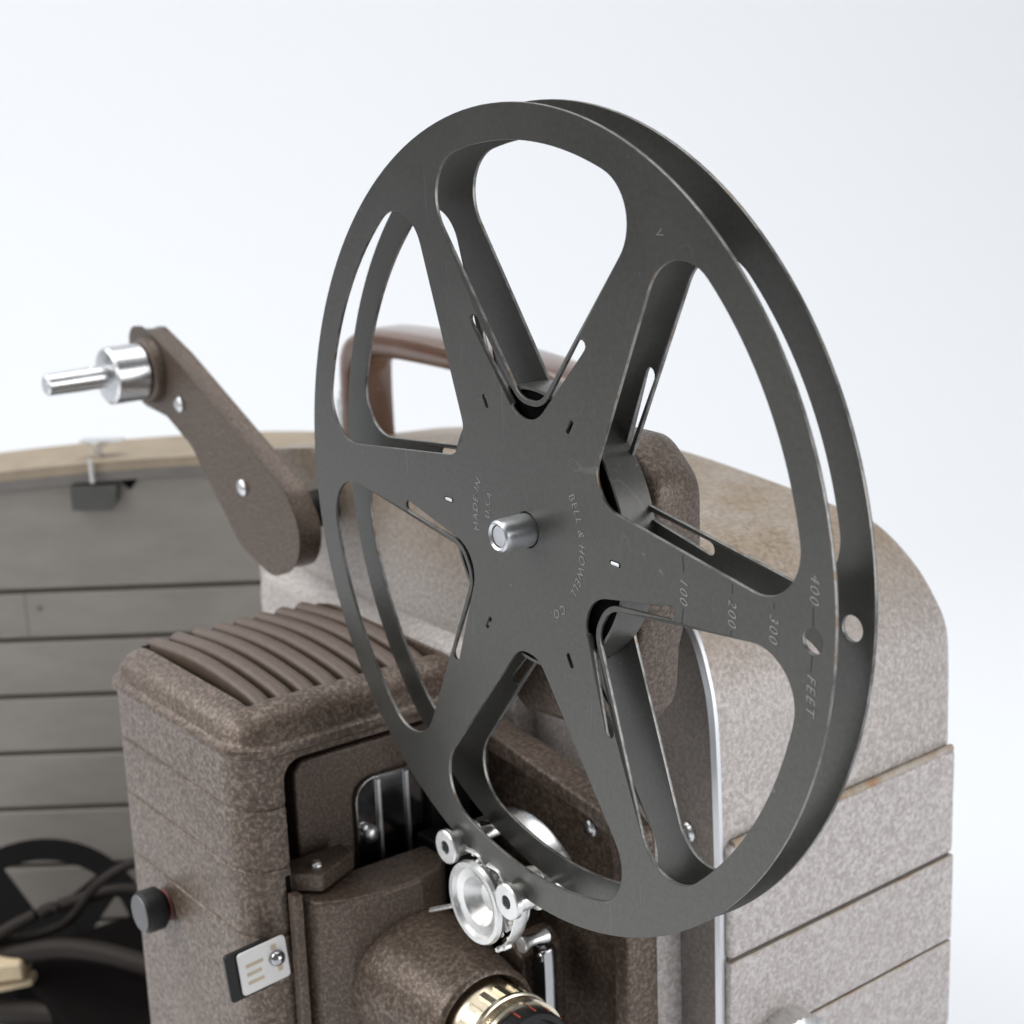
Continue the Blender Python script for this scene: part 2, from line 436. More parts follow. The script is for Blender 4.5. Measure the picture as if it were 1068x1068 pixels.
# lower shell that stands proud on the front and on the right side, with grooves
bm = bmesh.new()
prof = [(5.6, -6.45), (5.25, -6.6), (4.85, -7.15), (4.8, -7.6), (4.8, -29.5), (5.6, -29.5)]
prism(bm, prof, -21.9, -7.5, 'x')
link('front_shell', bm, M['ham_grey_low'], proj, bevel=.08)
zs = [-9.15, -12.25, -14.85, -17.5, -20.2, -29.5]
for i in range(5):
    z1, z0 = zs[i] - (.035 if i else 0), zs[i + 1] + .035
    bm = bmesh.new()
    top = 0.0
    f = lambda y, z: (z + (y - 5.7) * .038)
    A = [(-.3, f(5.7, z0)), (.22, f(5.7, z0)), (.22, f(5.7, z1)), (-.3, f(5.7, z1))]
    B = [(-.3, f(14, z0)), (.22, f(14, z0)), (.22, f(14, z1)), (-.3, f(14, z1))]
    loft(bm, [[(x, 5.60, z) for x, z in A], [(x, 13.98, z) for x, z in B]])
    link('side_shell_band', bm, M['ham_grey_low'], proj, bevel=.15 if i == 0 else .04, seg=3)
bm = bmesh.new()
loft(bm, [[(-.3, 5.65, -29), (.09, 5.65, -29), (.09, 5.65, -9.4), (-.3, 5.65, -9.4)], [(-.3, 13.9, -29), (.09, 13.9, -29), (.09, 13.9, -9.1), (-.3, 13.9, -9.1)]])
link('seam_liner', bm, M['seam'], proj, 0)
# rusty bead along the top of the side shell
bm = bmesh.new(); tube(bm, [(.09, 5.8 + 8.1 * i / 12, -9.13 + (.1 + 8.1 * i / 12) * .038) for i in range(13)], .10, 10)
m, nt, b = new_mat('rusty_bead'); nz = tex(nt, 90, 4, .7)
nt.links.new(ramp(nt, nz, [(.42, (.42, .38, .34)), (.56, (.34, .26, .18)), (.68, (.33, .17, .07))]), b.inputs['Base Color']); b.inputs['Roughness'].default_value = .6
M['rusty'] = m
link('rust_bead', bm, m, proj)
for z_ in zs[1:4]:
    bm = bmesh.new(); tube(bm, [(.20, 5.66 + 8.25 * i / 12, z_ - .045 + (.0 + 8.25 * i / 12) * .038) for i in range(13)], .028, 8)
    link('rust_bead', bm, m, proj)
# aluminium trim round the front edge
outl = [Vector((x, z)) for x, z in fs[2:]]
outl = outl[27:]
def offs(P, d):
    out = []
    for i, p in enumerate(P):
        t = (P[min(i + 1, len(P) - 1)] - P[max(i - 1, 0)]).normalized(); out.append(p + Vector((t.y, -t.x)) * -d)
    return out
bm = bmesh.new()
o_out, o_in = offs(outl, .03), offs(outl, -.15)
pA = [(p.x, p.y) for p in o_out]; pB = [(p.x, p.y) for p in o_in]
ring = []
secs = []
for a, b_ in zip(pA, pB):
    secs.append([(a[0], 5.58, a[1]), (a[0], 5.44, a[1]), (b_[0], 5.38, b_[1]), (b_[0], 5.58, b_[1])])
loft(bm, secs)
link('edge_trim', bm, M['trim'], proj, bevel=.03)
# dark panel inside the trim and the grey pillar left of it
bm = bmesh.new()
pp = [(p.x, p.y) for p in offs(outl, -.155)]
lft = [(-3.05, z) for z in (-29, -4.2)]
pp = [q for q in pp if q[0] > -3.0]
prism(bm, pp + [(-2.0, -29), (-3.0, -29), (-3.0, pp[0][1])], 5.43, 5.52)
link('side_panel', bm, M['panel'], proj, 30)
bm = bmesh.new()
prism(bm, rounded([(-9.0, 5.5), (-9.0, 4.5), (-1.55, 4.5), (-1.45, 5.5)], [0, 0, .2, 0], 5), -29, -9.0, 'z')
link('grey_rim', bm, M['ham_grey_low'], proj, 40, bevel=.08)
bm = bmesh.new(); screw(bm, (-1.08, 5.43, -9.1), (0, -1, 0), .26, .14)
link('screw', bm, M['steel'], proj)
# rewind knob at the lower right
bm = bmesh.new(); c = (0.17, 7.35, -15.25); n = 72
a_, u_, v_ = basis((1, 0, 0)); c = Vector(c); rr = []
for t, r, kn in ((0, .95, 0), (.05, 1.05, 1), (.75, 1.05, 1), (.85, .93, 0), (.88, .5, 0)):
    rr.append([c + a_ * t + (u_ * math.cos(2 * PI * i / n) + v_ * math.sin(2 * PI * i / n)) * (r + (.05 if kn and i % 2 else 0)) for i in range(n)])
loft(bm, rr); link('knurled_knob', bm, M['nickel'], proj, 25)

# carrying handle
bm = bmesh.new()
path = [(-22.6, -3.3), (-22.6, -1.2), (-22.45, -.2), (-21.9, .28), (-20.5, .55), (-17, .62), (-13.2, .5), (-10.9, .2), (-9.9, -.5), (-9.7, -2.9)]
P = spline(path, 7); rings = []
for i, p in enumerate(P):
    t = (P[min(i + 1, len(P) - 1)] - P[max(i - 1, 0)]).normalized(); nn = Vector((-t.y, t.x)); q = p
    s = i / (len(P) - 1); th = .50 if .2 < s < .8 else .44; w = .95
    ring = []
    for k in range(20):
        a = 2 * PI * k / 20; ca, sa = math.cos(a), math.sin(a)
        e = lambda v, pw: math.copysign(abs(v) ** pw, v)
        off = e(ca, .55) * th; wy = e(sa, .5) * w
        ring.append((q.x + nn.x * off, 9.9 + wy, q.y + nn.y * off))
    rings.append(ring)
loft(bm, rings); handle = link('carrying_handle', bm, M['leather'], proj, 60)
bm = bmesh.new(); screw(bm, (-22.98, 9.3, -1.5), (-.6, -.8, 0), .28, .25); screw(bm, (-22.98, 9.3, -2.1), (-.6, -.8, 0), .22, .25)
box(bm, -23.55, -23.1, 9.2, 10.6, -3.2, -1.7)
link('handle_clasp', bm, M['nickel'], handle, bevel=.05)

# ---- lamp housing
Y0, Y1, X0, X1 = -3.6, 3.75, -15.4, -7.4
def rrect(x0, x1, y0, y1, r, k=7):
    return rounded([(x0, y0), (x1, y0), (x1, y1), (x0, y1)], r, k)
bm = bmesh.new(); rings = []
levels = [(-30, 0), (-20, 0), (-11.75, 0), (-11.72, .045), (-11.64, .045), (-11.61, 0), (-9.90, 0), (-9.87, .045), (-9.79, .045), (-9.76, 0), (-8.25, 0), (-8.22, .045), (-8.14, .045), (-8.11, 0),
          (-6.95, 0), (-6.86, -.02), (-6.78, -.11), (-6.66, -.13), (-6.58, -.10), (-6.52, .03), (-6.46, .07), (-6.2, .14), (-5.98, .32), (-5.80, .58), (-5.69, .85)]
for z, ins in levels:
    ring = []
    for x, y in rrect(X0 + ins, X1 - ins, Y0 + ins, Y1 - ins * .8, 1.05 - min(ins, .3), 8):
        s = (x - X0) / (X1 - X0); bow = .0 if z < -6.3 else 0
        ring.append((x, y, z))
    rings.append(ring)
loft(bm, rings)
me = bpy.data.meshes.new('t'); bmesh.ops.recalc_face_normals(bm, faces=bm.faces); bm.to_mesh(me); bm.free()
lo = bpy.data.objects.new('t', me); COL.objects.link(lo)
def cutter(f):
    bm = bmesh.new(); f(bm); bmesh.ops.recalc_face_normals(bm, faces=bm.faces)
    m_ = bpy.data.meshes.new('c'); bm.to_mesh(m_); bm.free(); o = bpy.data.objects.new('c', m_); COL.objects.link(o); return o
RX = -9.7
cuts = [cutter(lambda b: prism(b, rounded([(-2.42, -40), (7.5, -40), (7.5, -7.02), (-2.42, -7.02)], [0, 0, 0, .55], 8), RX, -4, 'x')),
        cutter(lambda b: prism(b, rounded([(-14.95, -2.78), (-8.35, -2.78), (-8.35, 2.98), (-14.95, 2.98)], .15, 3), -6.9, -4, 'z'))]
for c in cuts:
    md = lo.modifiers.new('b', 'BOOLEAN'); md.object = c; md.operation = 'DIFFERENCE'; md.solver = 'EXACT'
dg = bpy.context.evaluated_depsgraph_get(); dg.update()
me2 = bpy.data.meshes.new_from_object(lo.evaluated_get(dg), depsgraph=dg); me2.materials.clear()
for o in [lo] + cuts: bpy.data.objects.remove(o)
for p in me2.polygons: p.material_index = 0
lamp = link('lamp_housing', me2, M['ham_brown'], proj, 35)
bm = bmesh.new(); box(bm, -14.2, -9.9, 3.4, 5.4, -30, -7.6); link('mounting_block', bm, M['ham_brown_fine'], proj, bevel=.1)
bm = bmesh.new(); box(bm, -14.9, -8.4, -2.75, 2.95, -6.88, -6.75); link('vent_shade_floor', bm, M['void'], lamp, 0)  # black sheet paints the shade seen between the louvres
for k in range(11):            # louvres
    yc = -2.42 + .676 * k + .30
    if yc > 2.8: break
    bm = bmesh.new(); rings = []
    for i in range(21):
        s = i / 20; x = -15.05 + 6.85 * s; z = -5.96 + .28 * math.sin(PI * min(1, s * 1.0)) - .06 * s - (.25 * max(0, (s - .85) / .15) ** 2)
        rings.append([(x, yc + .245 * math.cos(a), z + (.19 if math.sin(a) > 0 else .55) * math.sin(a)) for a in [2 * PI * q / 14 for q in range(14)]])
    loft(bm, rings); link('louvre', bm, M['rib'], lamp, 60)
# vertical clipped knob on the left face
bm = bmesh.new(); lathe(bm, (-12.6, -3.6, -12.6), (0, -1, 0), [(0, .32), (.18, .32), (.18, .54), (.25, .60), (.68, .60), (.76, .54), (.79, .2)], 32)
sw = link('switch_knob', bm, M['black'], proj)
bm = bmesh.new(); lathe(bm, (-12.6, -4.39, -12.6), (0, -1, 0), [(0, .53), (.03, .51), (.04, .1)], 32); link('knob_cap', bm, metal('dull_grey_cap', (.16, .16, .165), .5), sw)
bm = bmesh.new(); lathe(bm, (-12.6, -3.62, -12.6), (0, -1, 0), [(0, .46), (.05, .44)], 32); link('knob_washer', bm, plain('red_fibre_washer', (.16, .04, .03), .6), sw)
# tilting lever with the white tag
tg = Matrix.Translation((-7.05, -3.55, -12.05)) @ Matrix.Rotation(math.radians(5), 4, 'X')
def tpl(bm, y0, y1, z0, z1, x0, x1, r=.1):
    pts = rounded([(y0, z0), (y1, z0), (y1, z1), (y0, z1)], r, 4)
    loft(bm, [[tg @ Vector((x, y, z)) for y, z in pts] for x in (x0, x1)])
bm = bmesh.new(); tpl(bm, -.70, .66, -.60, .58, 0, .07); plate = link('tilt_lever_tag', bm, M['white_plate'], proj, bevel=.02)
bm = bmesh.new(); tpl(bm, -1.0, .3, -.72, .62, -.16, -.03); link('lever_backplate', bm, M['black'], plate, bevel=.03)
bm = bmesh.new()
for i, (z, l) in enumerate(((.18, .50), (-.06, .42), (-.30, .46))): tpl(bm, -.52, -.52 + l, z - .05, z + .05, .07, .075, .02)
tpl(bm, .22, .38, .30, .46, .07, .075, .03); tpl(bm, .34, .48, -.34, -.18, .07, .075, .03)
link('tag_print', bm, M['tan_ink'], plate, 0)
bm = bmesh.new(); lathe(bm, tg @ Vector((.07, .34, .06)), (1, 0, 0), [(0, .22), (.08, .21), (.16, .16), (.21, .07), (.215, .01)], 24)
link('tag_screw', bm, M['chrome'], plate)
# slot beside the recess
bm = bmesh.new(); box(bm, -7.46, -7.385, -2.58, -2.44, -12.2, -10.1); link('dark_slot', bm, M['void'], lamp, 0)

# ---- recessed gate area
bm = bmesh.new(); prism(bm, rounded([(-1.45, -30), (3.6, -30), (3.6, -7.74), (-1.45, -7.74)], [0, 0, .3, .45], 6), RX + .1, -8.68, 'x'); link('gate_plate', bm, M['ham_brown_fine'], proj, 40, bevel=.1, seg=3)
bm = bmesh.new(); box(bm, -9.73, -9.66, -2.40, 3.7, -30, -7.05); link('gate_shade_sheet', bm, M['void'], proj, 0)  # black sheet paints the shadow gap round the recessed plate
# lens block with rounded front
bl = [(-7.8, -2.25), (-7.15, -2.25), (-6.7, -2.05), (-6.35, -1.4), (-6.15, -.4), (-6.15, .7), (-6.35, 1.4), (-6.8, 1.9), (-7.8, 1.9)]
bm = bmesh.new(); prism(bm, rounded(bl, [0, .12, .4, .4, .4, .4, .4, .3, 0], 4), -30, -10.75, 'z')
link('lens_block', bm, M['ham_brown_fine'], proj, 50, bevel=.12, seg=3)
bm = bmesh.new(); prism(bm, rounded([(-8.3, -2.5), (-7.75, -2.5), (-7.0, -1.75), (-7.65, -.4), (-8.3, -.4)], [0, .1, .12, .1, 0], 4), -10.66, -10.18, 'z')
cap_ = link('hinge_cap', bm, M['ham_brown_fine'], proj, bevel=.05)
bm = bmesh.new(); screw(bm, (-7.55, -1.6, -10.18), (0, 0, 1), .17, .14); link('hinge_screw', bm, M['nickel'], cap_)
bm = bmesh.new(); box(bm, -7.3, -6.95, -2.62, -2.35, -30, -10.5); link('hinge_strip', bm, M['ham_brown_fine'], proj, bevel=.05)
# lens barrel
LZ, LY = -13.52, .42
bm = bmesh.new(); lathe(bm, (0, LY, LZ), (1, 0, 0), [(-8.0, 1.93), (-5.6, 1.88), (-3.35, 1.52), (-3.18, 1.53), (-3.08, 1.49), (-3.04, 1.38), (-3.2, 1.30), (-4.1, 1.30)], 72)
barrel = link('lens_barrel', bm, M['ham_brown'], proj, 50)
LX = -.80
bm = bmesh.new(); lathe(bm, (LX, LY, LZ), (1, 0, 0), [(-3.4, 1.30), (-1.55, 1.30), (-1.5, 1.26), (-1.2, 1.26)], 72)
lens = link('lens', bm, M['gold'], proj, 50)
bm = bmesh.new(); n = 54
for i in range(n):
    if i % 3 == 2: continue
    a0, a1 = 2 * PI * i / n, 2 * PI * (i + (1.0 if i % 3 == 0 else .0)) / n
for i in range(18):
    a = 2 * PI * i / 18 + .1; w = .075
    pts = [(r * math.cos(a + d), r * math.sin(a + d)) for r, d in ((1.28, -w), (1.40, -w), (1.40, w), (1.28, w))]
    loft(bm, [[(x + LX, LY + p[0], LZ + p[1]) for p in pts] for x in (-1.95, -1.35)])
link('grip_flute', bm, M['gold_bright'], lens, bevel=.02)
bm = bmesh.new(); lathe(bm, (LX, LY, LZ), (1, 0, 0), [(-1.36, 1.2), (-1.36, 1.44), (-1.25, 1.46), (-1.22, 1.42), (-1.2, 1.2)], 72); link('gold_ring', bm, M['gold_bright'], lens, 40)
bm = bmesh.new(); lathe(bm, (LX, LY, LZ), (1, 0, 0), [(-1.22, 1.2), (-1.22, 1.40), (-.92, 1.36), (-.92, 1.2)], 72); link('name_ring', bm, plain('bronze_ring', (.16, .12, .07), .35, .7), lens, 40)
me = text_mesh('BELL & HOWELL', .20, .005, 1.25)
for v in me.vertices:
    tx, ty, tz = v.co; a = -tx / 1.4 + PI / 2 - .35; xx = -1.07 + ty * .9; r = 1.385 + tz
    v.co = (xx + LX, LY + r * math.cos(PI - a), LZ + r * math.sin(PI - a))
link('ring_lettering', me, M['gold_bright'], lens, 0)
bm = bmesh.new(); lathe(bm, (LX, LY, LZ), (1, 0, 0), [(-.92, 1.2), (-.92, 1.42), (-.80, 1.42), (-.80, 1.2)], 72); link('gold_ring', bm, M['gold_bright'], lens, 40)
bm = bmesh.new(); lathe(bm, (LX, LY, LZ), (1, 0, 0), [(-.80, 1.1), (-.80, 1.32), (-.45, 1.30), (-.40, 1.26), (-.40, 1.10), (-.6, 1.0), (-.7, .1)], 72); link('focus_ring', bm, M['black'], lens, 40)
bm = bmesh.new()
for i in range(16):
    a = 2 * PI * i / 16 + .2; w = .016
    pts = [(r * math.cos(a + d), r * math.sin(a + d)) for r, d in ((1.28, -w), (1.328, -w), (1.328, w), (1.28, w))]
    loft(bm, [[(x + LX, LY + p[0], LZ + p[1]) for p in pts] for x in (-.77, -.5)])
link('red_mark', bm, M['red'], lens, 0)

for o_ in [lens] + [c for c in bpy.data.objects if c.parent == lens]:
    ly, lz = (LY - 6) * S, (LZ + 30) * S
    for v in o_.data.vertices: v.co.y = ly + (v.co.y - ly) * .90; v.co.z = lz + (v.co.z - lz) * .90
# chrome film guide plate, made of three ribs
guide_pts = rounded([(.25, -11.9), (2.4, -11.9), (2.4, -8.72), (.25, -8.72)], [0, 0, .1, .6], 6)
bm = bmesh.new(); prism(bm, guide_pts, -8.62, -8.5, 'x'); guide = link('film_guide', bm, M['chrome'], proj, bevel=.03)
for y in (.95, 1.85):
    bm = bmesh.new(); box(bm, -8.5, -8.40, y - .05, y + .05, -11.6, -8.80); link('guide_rib', bm, M['nickel'], guide, bevel=.03)
bm = bmesh.new(); screw(bm, (-8.5, .62, -10.3), (1, 0, 0), .24, .2); screw(bm, (-8.5, .46, -10.08), (1, 0, 0), .14, .14); link('guide_screw', bm, M['nickel'], guide)
bm = bmesh.new(); box(bm, -9.1, -8.2, 2.45, 4.6, -14, -8.6); box(bm, -8.9, -7.85, -1.0, 2.8, -16, -11.5); box(bm, -8.3, -5.4, 1.95, 3.2, -14.5, -10.6)
link('gate_dark_fill', bm, M['black'], proj, bevel=.06)  # black blocks fill the dark gaps round the gate, shade put into colour
bm = bmesh.new(); screw(bm, (-8.2, 2.95, -10.2), (1, 0, 0), .2, .14); link('screw', bm, M['gold'], proj)
bm = bmesh.new()
for q in ((-7.6, .9, -11.75), (-7.6, 1.45, -11.7), (-7.6, 2.2, -11.7)): screw(bm, q, (1, 0, 0), .10, .1)
tube(bm, [(-7.5, .2, -11.55), (-7.5, 2.0, -11.45)], .04, 8); tube(bm, [(-5.6, 1.9, -11.1), (-5.5, 2.0, -11.7)], .05, 8)
link('gate_fitting', bm, M['steel'], proj)

# ---- mechanism casting with its sunken pocket
def mk_cast():
    b = bmesh.new()
    prism(b, rounded([(-9.25, -30), (-1.36, -30), (-1.36, -8.9), (-2.2, -8.45), (-6.2, -7.9), (-9.25, -7.6)], [0, 0, .6, .5, .3, 0], 6), 3.6, 4.6)
    bmesh.ops.recalc_face_normals(b, faces=b.faces); m_ = bpy.data.meshes.new('t'); b.to_mesh(m_); b.free()
    o = bpy.data.objects.new('t', m_); COL.objects.link(o); return o
lo = mk_cast()
cuts = [cutter(lambda b: prism(b, rounded([(-8.2, -34), (-1.95, -34), (-1.95, -9.2), (-2.7, -8.85), (-6.2, -8.4), (-8.2, -8.25)], [0, 0, .5, .4, .3, .4], 6), 3.0, 4.35)),
        ]
for c in cuts:
    md = lo.modifiers.new('b', 'BOOLEAN'); md.object = c; md.operation = 'DIFFERENCE'; md.solver = 'EXACT'
dg = bpy.context.evaluated_depsgraph_get(); dg.update()
me2 = bpy.data.meshes.new_from_object(lo.evaluated_get(dg), depsgraph=dg); me2.materials.clear()
for o in [lo] + cuts: bpy.data.objects.remove(o)
link('mechanism_casting', me2, M['ham_brown'], proj, 35, bevel=.10, seg=3)
bm = bmesh.new(); screw(bm, (-3.55, 4.33, -9.5), (0, -1, 0), .26, .2); link('screw', bm, M['steel'], proj)
# polished curved band behind the reel
bm = bmesh.new(); secs = []
for i in range(33):
    a = math.radians(28 + 115 * i / 32); ca, sa = math.cos(a), math.sin(a)
    secs.append([(-4.57 + r * ca, y, -11.70 + r * sa) for r, y in ((2.64, 3.02), (2.60, 2.96), (2.60, 2.2), (2.50, 2.2), (2.50, 3.02))])
loft(bm, secs); link('silver_band', bm, M['steel'], proj, 40)
# sprocket with cone face, guide rollers and their shoes
SP = (-2.35, 0, -9.62)
bm = bmesh.new(); lathe(bm, (SP[0], -.3, SP[2]), (0, 1, 0), [(.55, .10), (.50, .36), (.14, .60), (.10, .82), (0, .88), (0, 1.0), (.10, 1.04), (.22, 1.0), (.26, .80), (.8, .80), (.84, .94), (.98, .94), (1.02, .5), (1.9, .35)], 64)
spk = link('film_sprocket', bm, M['nickel'], proj, 40)
bm = bmesh.new()
for i in range(20):
    a = 2 * PI * i / 20; c = Vector((SP[0] + .80 * math.cos(a), .12, SP[2] + .80 * math.sin(a)))
    lathe(bm, c, (math.cos(a), 0, math.sin(a)), [(-.03, .07), (.12, .06), (.17, .03)], 8)
link('sprocket_tooth', bm, M['nickel'], spk, 50)
for (cx, cz, r) in ((-3.32, -8.50, .42), (-.88, -8.98, .44)):
    bm = bmesh.new(); lathe(bm, (cx, -.38, cz), (0, 1, 0), [(.14, .03), (.14, .13), (0, .17), (0, r - .03), (.03, r), (.16, r), (.2, r - .1), (.75, r - .1), (.8, r), (.92, r), (.95, .2), (1.6, .15)], 40)
    rl = link('guide_roller', bm, M['nickel'], proj, 35)
    bm = bmesh.new(); cyl(bm, (cx, -.36, cz), (0, 1, 0), .12, .0, .1, 16); link('roller_hole_dark', bm, M['black'], rl)  # black disc paints the dark centre hole of the roller
bm = bmesh.new()
tube(bm, spline([(-3.0, .0, -8.55), (-2.72, .0, -8.45), (-2.35, .05, -8.50), (-2.15, .1, -8.75)], 6), .1, 10, (.05, .14))
tube(bm, spline([(-2.0, .0, -8.55), (-1.6, .05, -8.6), (-1.35, .05, -8.85), (-1.1, .1, -9.1)], 6), .1, 10, (.05, .14))
tube(bm, spline([(-.9, .1, -9.3), (-1.1, .1, -9.9), (-1.35, .1, -10.3), (-1.7, .15, -10.6)], 6), .1, 10, (.05, .2))
link('film_shoe', bm, M['nickel'], proj, 60)
bm = bmesh.new()
for q in ((-2.62, -.15, -8.52), (-2.38, -.2, -8.62), (-1.22, -.15, -9.75), (-1.3, -.15, -10.2), (-1.55, -.15, -10.55), (-1.8, -.15, -10.7)): lathe(bm, q, (0, 1, 0), [(.08, .05), (.11, .07), (.3, .07), (.32, .05)], 12)
link('shoe_pin', bm, M['nickel'], proj)
bm = bmesh.new(); tube(bm, [(-3.1, -.2, -9.98), (-4.35, -.22, -10.62)], .06, 10); link('guide_pin', bm, M['nickel'], proj)
# small lower roller and bent lever
bm = bmesh.new(); lathe(bm, (-2.72, 1.3, -11.45), (0, 1, 0), [(0, .12), (0, .20), (.04, .22), (.25, .13), (.5, .12), (.8, .18), (.85, .1)], 24)
lv = link('lower_roller', bm, M['nickel'], proj)
bm = bmesh.new()
prism(bm, rounded([(-3.95, -16), (-2.95, -16), (-2.95, -12.15), (-3.2, -11.95), (-3.9, -12.2)], [0, 0, .4, .3, .2], 5), 2.5, 2.6)
link('film_lever', bm, M['black'], proj, bevel=.04)  # black stands in for the dark reflection on the chrome plate
bm = bmesh.new(); tube(bm, spline([(-3.95, 2.2, -12.3), (-3.72, 2.2, -12.0), (-3.35, 2.2, -11.80), (-2.95, 2.25, -11.98), (-2.86, 2.3, -12.4), (-2.86, 2.3, -16)], 6), .1, 10, (.05, .2))
link('lever_rim', bm, M['chrome'], proj, 60)
bm = bmesh.new(); screw(bm, (-3.45, 2.5, -12.5), (0, -1, 0), .14, .12); link('screw', bm, M['steel'], proj)
bm = bmesh.new(); prism(bm, rounded([(-4.9, -15), (-3.95, -15), (-3.95, -12.7), (-4.4, -12.4), (-4.9, -12.4)], [0, 0, .15, .25, .25], 5), 2.2, 3.6); link('casting_boss', bm, M['ham_brown'], proj, 40, bevel=.12, seg=3)

# ---- front reel arm (behind the reel) and its spindle
bm = bmesh.new()
A = rounded([(-2.9, 1.5), (-1.2, 1.95), (1.4, 1.95), (2.38, 1.1), (2.36, -.6), (1.85, -2.2), (1.55, -3.2), (1.45, -4.3), (.85, -5.0), (-2.6, -5.3), (-3.4, -4.6), (-3.4, 1.0)], [.5, .8, .9, .9, 1.5, 1.5, 1, .6, .5, .7, .7, .6], 6)
cx, cz = -.3, -1.5
rings = []
for y, s in ((1.5, .93), (1.56, .97), (1.68, .992), (1.85, 1.0), (2.5, .995), (2.85, .96), (3.0, .90)):
    rings.append([(cx + (x - cx) * s, y, cz + (z - cz) * s) for x, z in A])
loft(bm, rings); farm = link('front_reel_arm', bm, M['ham_brown_fine'], proj, 60)
bm = bmesh.new(); cyl(bm, (-2.0, 0, -3.2), (0, 1, 0), .9, 2.9, 5.5, 40); link('arm_pivot', bm, M['ham_brown_fine'], farm)
bm = bmesh.new(); lathe(bm, (0, 0, 0), (0, 1, 0), [(-.74, .13), (-.74, .235), (-.80, .25), (-.84, .30), (-.80, .345), (-.72, .37), (1.05, .37), (1.05, .75), (1.5, .75)], 48)
sp1 = link('front_spindle', bm, metal('satin_spindle_steel', (.60, .61, .63), .26, .16, 420, met=1, bd=.00002), farm, 30)
bm = bmesh.new(); cyl(bm, (0, 0, 0), (0, 1, 0), .22, -.78, -.72, 32); link('spindle_plug', bm, metal('plug_grey', (.55, .56, .58), .35), farm)

# ---- rear reel arm
SX, SZ = -24.79, 0.0
near = [(-26.3, 1.2), (-25.2, 1.32), (-23.3, .62), (-16.3, -2.65), (-15.4, -3.8), (-15.9, -4.95), (-17.3, -5.45), (-19.2, -4.9), (-22.2, -2.1), (-23.9, -1.35), (-26.2, -1.15)]
sm = rounded(near, [.5, .6, .9, 1.2, 1.1, 1.2, 1.2, 2.0, 1.5, 1, .9], 5)[::-1]
mx = sum(p[0] for p in sm) / len(sm); mz = sum(p[1] for p in sm) / len(sm)
def shrink(P, d):
    out = []; n = len(P)
    for i in range(n):
        t = Vector((P[(i + 1) % n][0] - P[i - 1][0], P[(i + 1) % n][1] - P[i - 1][1])).normalized()
        out.append((P[i][0] + t.y * d, P[i][1] - t.x * d))
    return out
bm = bmesh.new(); rings = []
for y, d in ((2.92, .11), (2.94, .05), (2.98, .01), (3.04, 0), (3.65, -.05), (3.75, 0)):
    rings.append([(x, y, z) for x, z in shrink(sm, d)])
loft(bm, rings); rarm = link('rear_reel_arm', bm, M['ham_brown_fine'], proj, 60)
bm = bmesh.new(); lathe(bm, (SX, 0, SZ), (0, 1, 0), [(2.55, .95), (2.6, 1.05), (2.75, 1.1), (3.4, 1.1)], 40); link('arm_boss', bm, M['ham_brown_fine'], rarm, 50)
bm = bmesh.new(); cyl(bm, (-18.0, 0, -3.9), (0, 1, 0), .6, 3.6, 5.6, 40); link('arm_pivot', bm, M['rubber'], rarm)
bm = bmesh.new(); lathe(bm, (SX, 0, SZ), (0, 1, 0), [(-.8, .12), (-.8, .28), (-.74, .35), (.30, .37), (1.25, .37), (1.25, .55), (1.30, .86), (1.38, .95), (2.45, .95), (2.55, .85)], 48)
sp2 = link('rear_spindle', bm, M['steel'], rarm, 30)
bm = bmesh.new(); lathe(bm, (SX, .75, SZ + .34), (0, 0, 1), [(0, .12), (.06, .11), (.1, .05)], 16); link('spindle_catch', bm, M['nickel'], rarm)
for x, z in ((-22.83, -.9), (-18.82, -2.99)):
    bm = bmesh.new(); screw(bm, (x, 2.93, z), (0, -1, 0), .27, .16); link('arm_screw', bm, M['steel'], rarm)

# ------------------------------------------------------------------ the open case cover behind
D = Vector((.594, .803, 0)).normalized(); N = Vector((.803, -.594, 0)).normalized(); P0 = Vector((-38, 8, 0))
cover = thing('case_cover', tuple(P0 + Vector((0, 0, -30))), 'open grey-lined case cover with tan arched top standing behind the projector', 'case cover')
def cv(s, d, z): p = P0 + D * s + N * d; return (p.x, p.y, z)
L, RR = -16, 14
ss = [L + (RR - L) * i / 30 for i in range(31)]
topz = lambda s: -6.15 - .0042 * (s - 4) ** 2 if s < 4 else -6.15 - .012 * (s - 4) ** 2
# shell: arched tan top rim
bm = bmesh.new()
loft(bm, [[cv(s, .0, topz(s)), cv(s, .05, topz(s) + .1), cv(s, -4.6, topz(s) + .05), cv(s, -4.6, topz(s) - .3), cv(s, 0, topz(s) - .32)] for s in ss])
link('top_rim', bm, M['tan_top'], cover, 40)
bm = bmesh.new()
loft(bm, [[cv(s, -.02, topz(s) - .33), cv(s, -.02, topz(s) - .75), cv(s, -.3, topz(s) - .75), cv(s, -.3, topz(s) - .33)] for s in ss])
link('rim_edge', bm, plain('taupe_edge', (.17, .158, .145), .6), cover, 0)
zz = [None, -11.75, -13.95, -16.55, -19.2, -21.85, -24.6, -27.4, -30]
for i in range(len(zz) - 1):
    bm = bmesh.new(); a = []
    for s in ss:
        t = topz(s) - .74 if i == 0 else zz[i] - .20; b_ = zz[i + 1]
        a.append([cv(s, -.35, t), cv(s, -.35, b_), cv(s, -.8, b_), cv(s, -.8, t)])
    loft(bm, a); link('lining_board', bm, M['lining'], cover, 0, bevel=.10, seg=3)
bm = bmesh.new(); loft(bm, [[cv(s, -.72, topz(s) - .4), cv(s, -.72, -30), cv(s, -4.0, -30), cv(s, -4.0, topz(s) - .4)] for s in ss]); link('cover_shell', bm, M['seam'], cover, 0)
bm = bmesh.new()
lathe(bm, cv(-2.0, -1.2, -5.95), (0, 0, 1), [(-.3, .18), (.25, .18), (.25, .42), (.42, .46), (.46, .3)], 24)
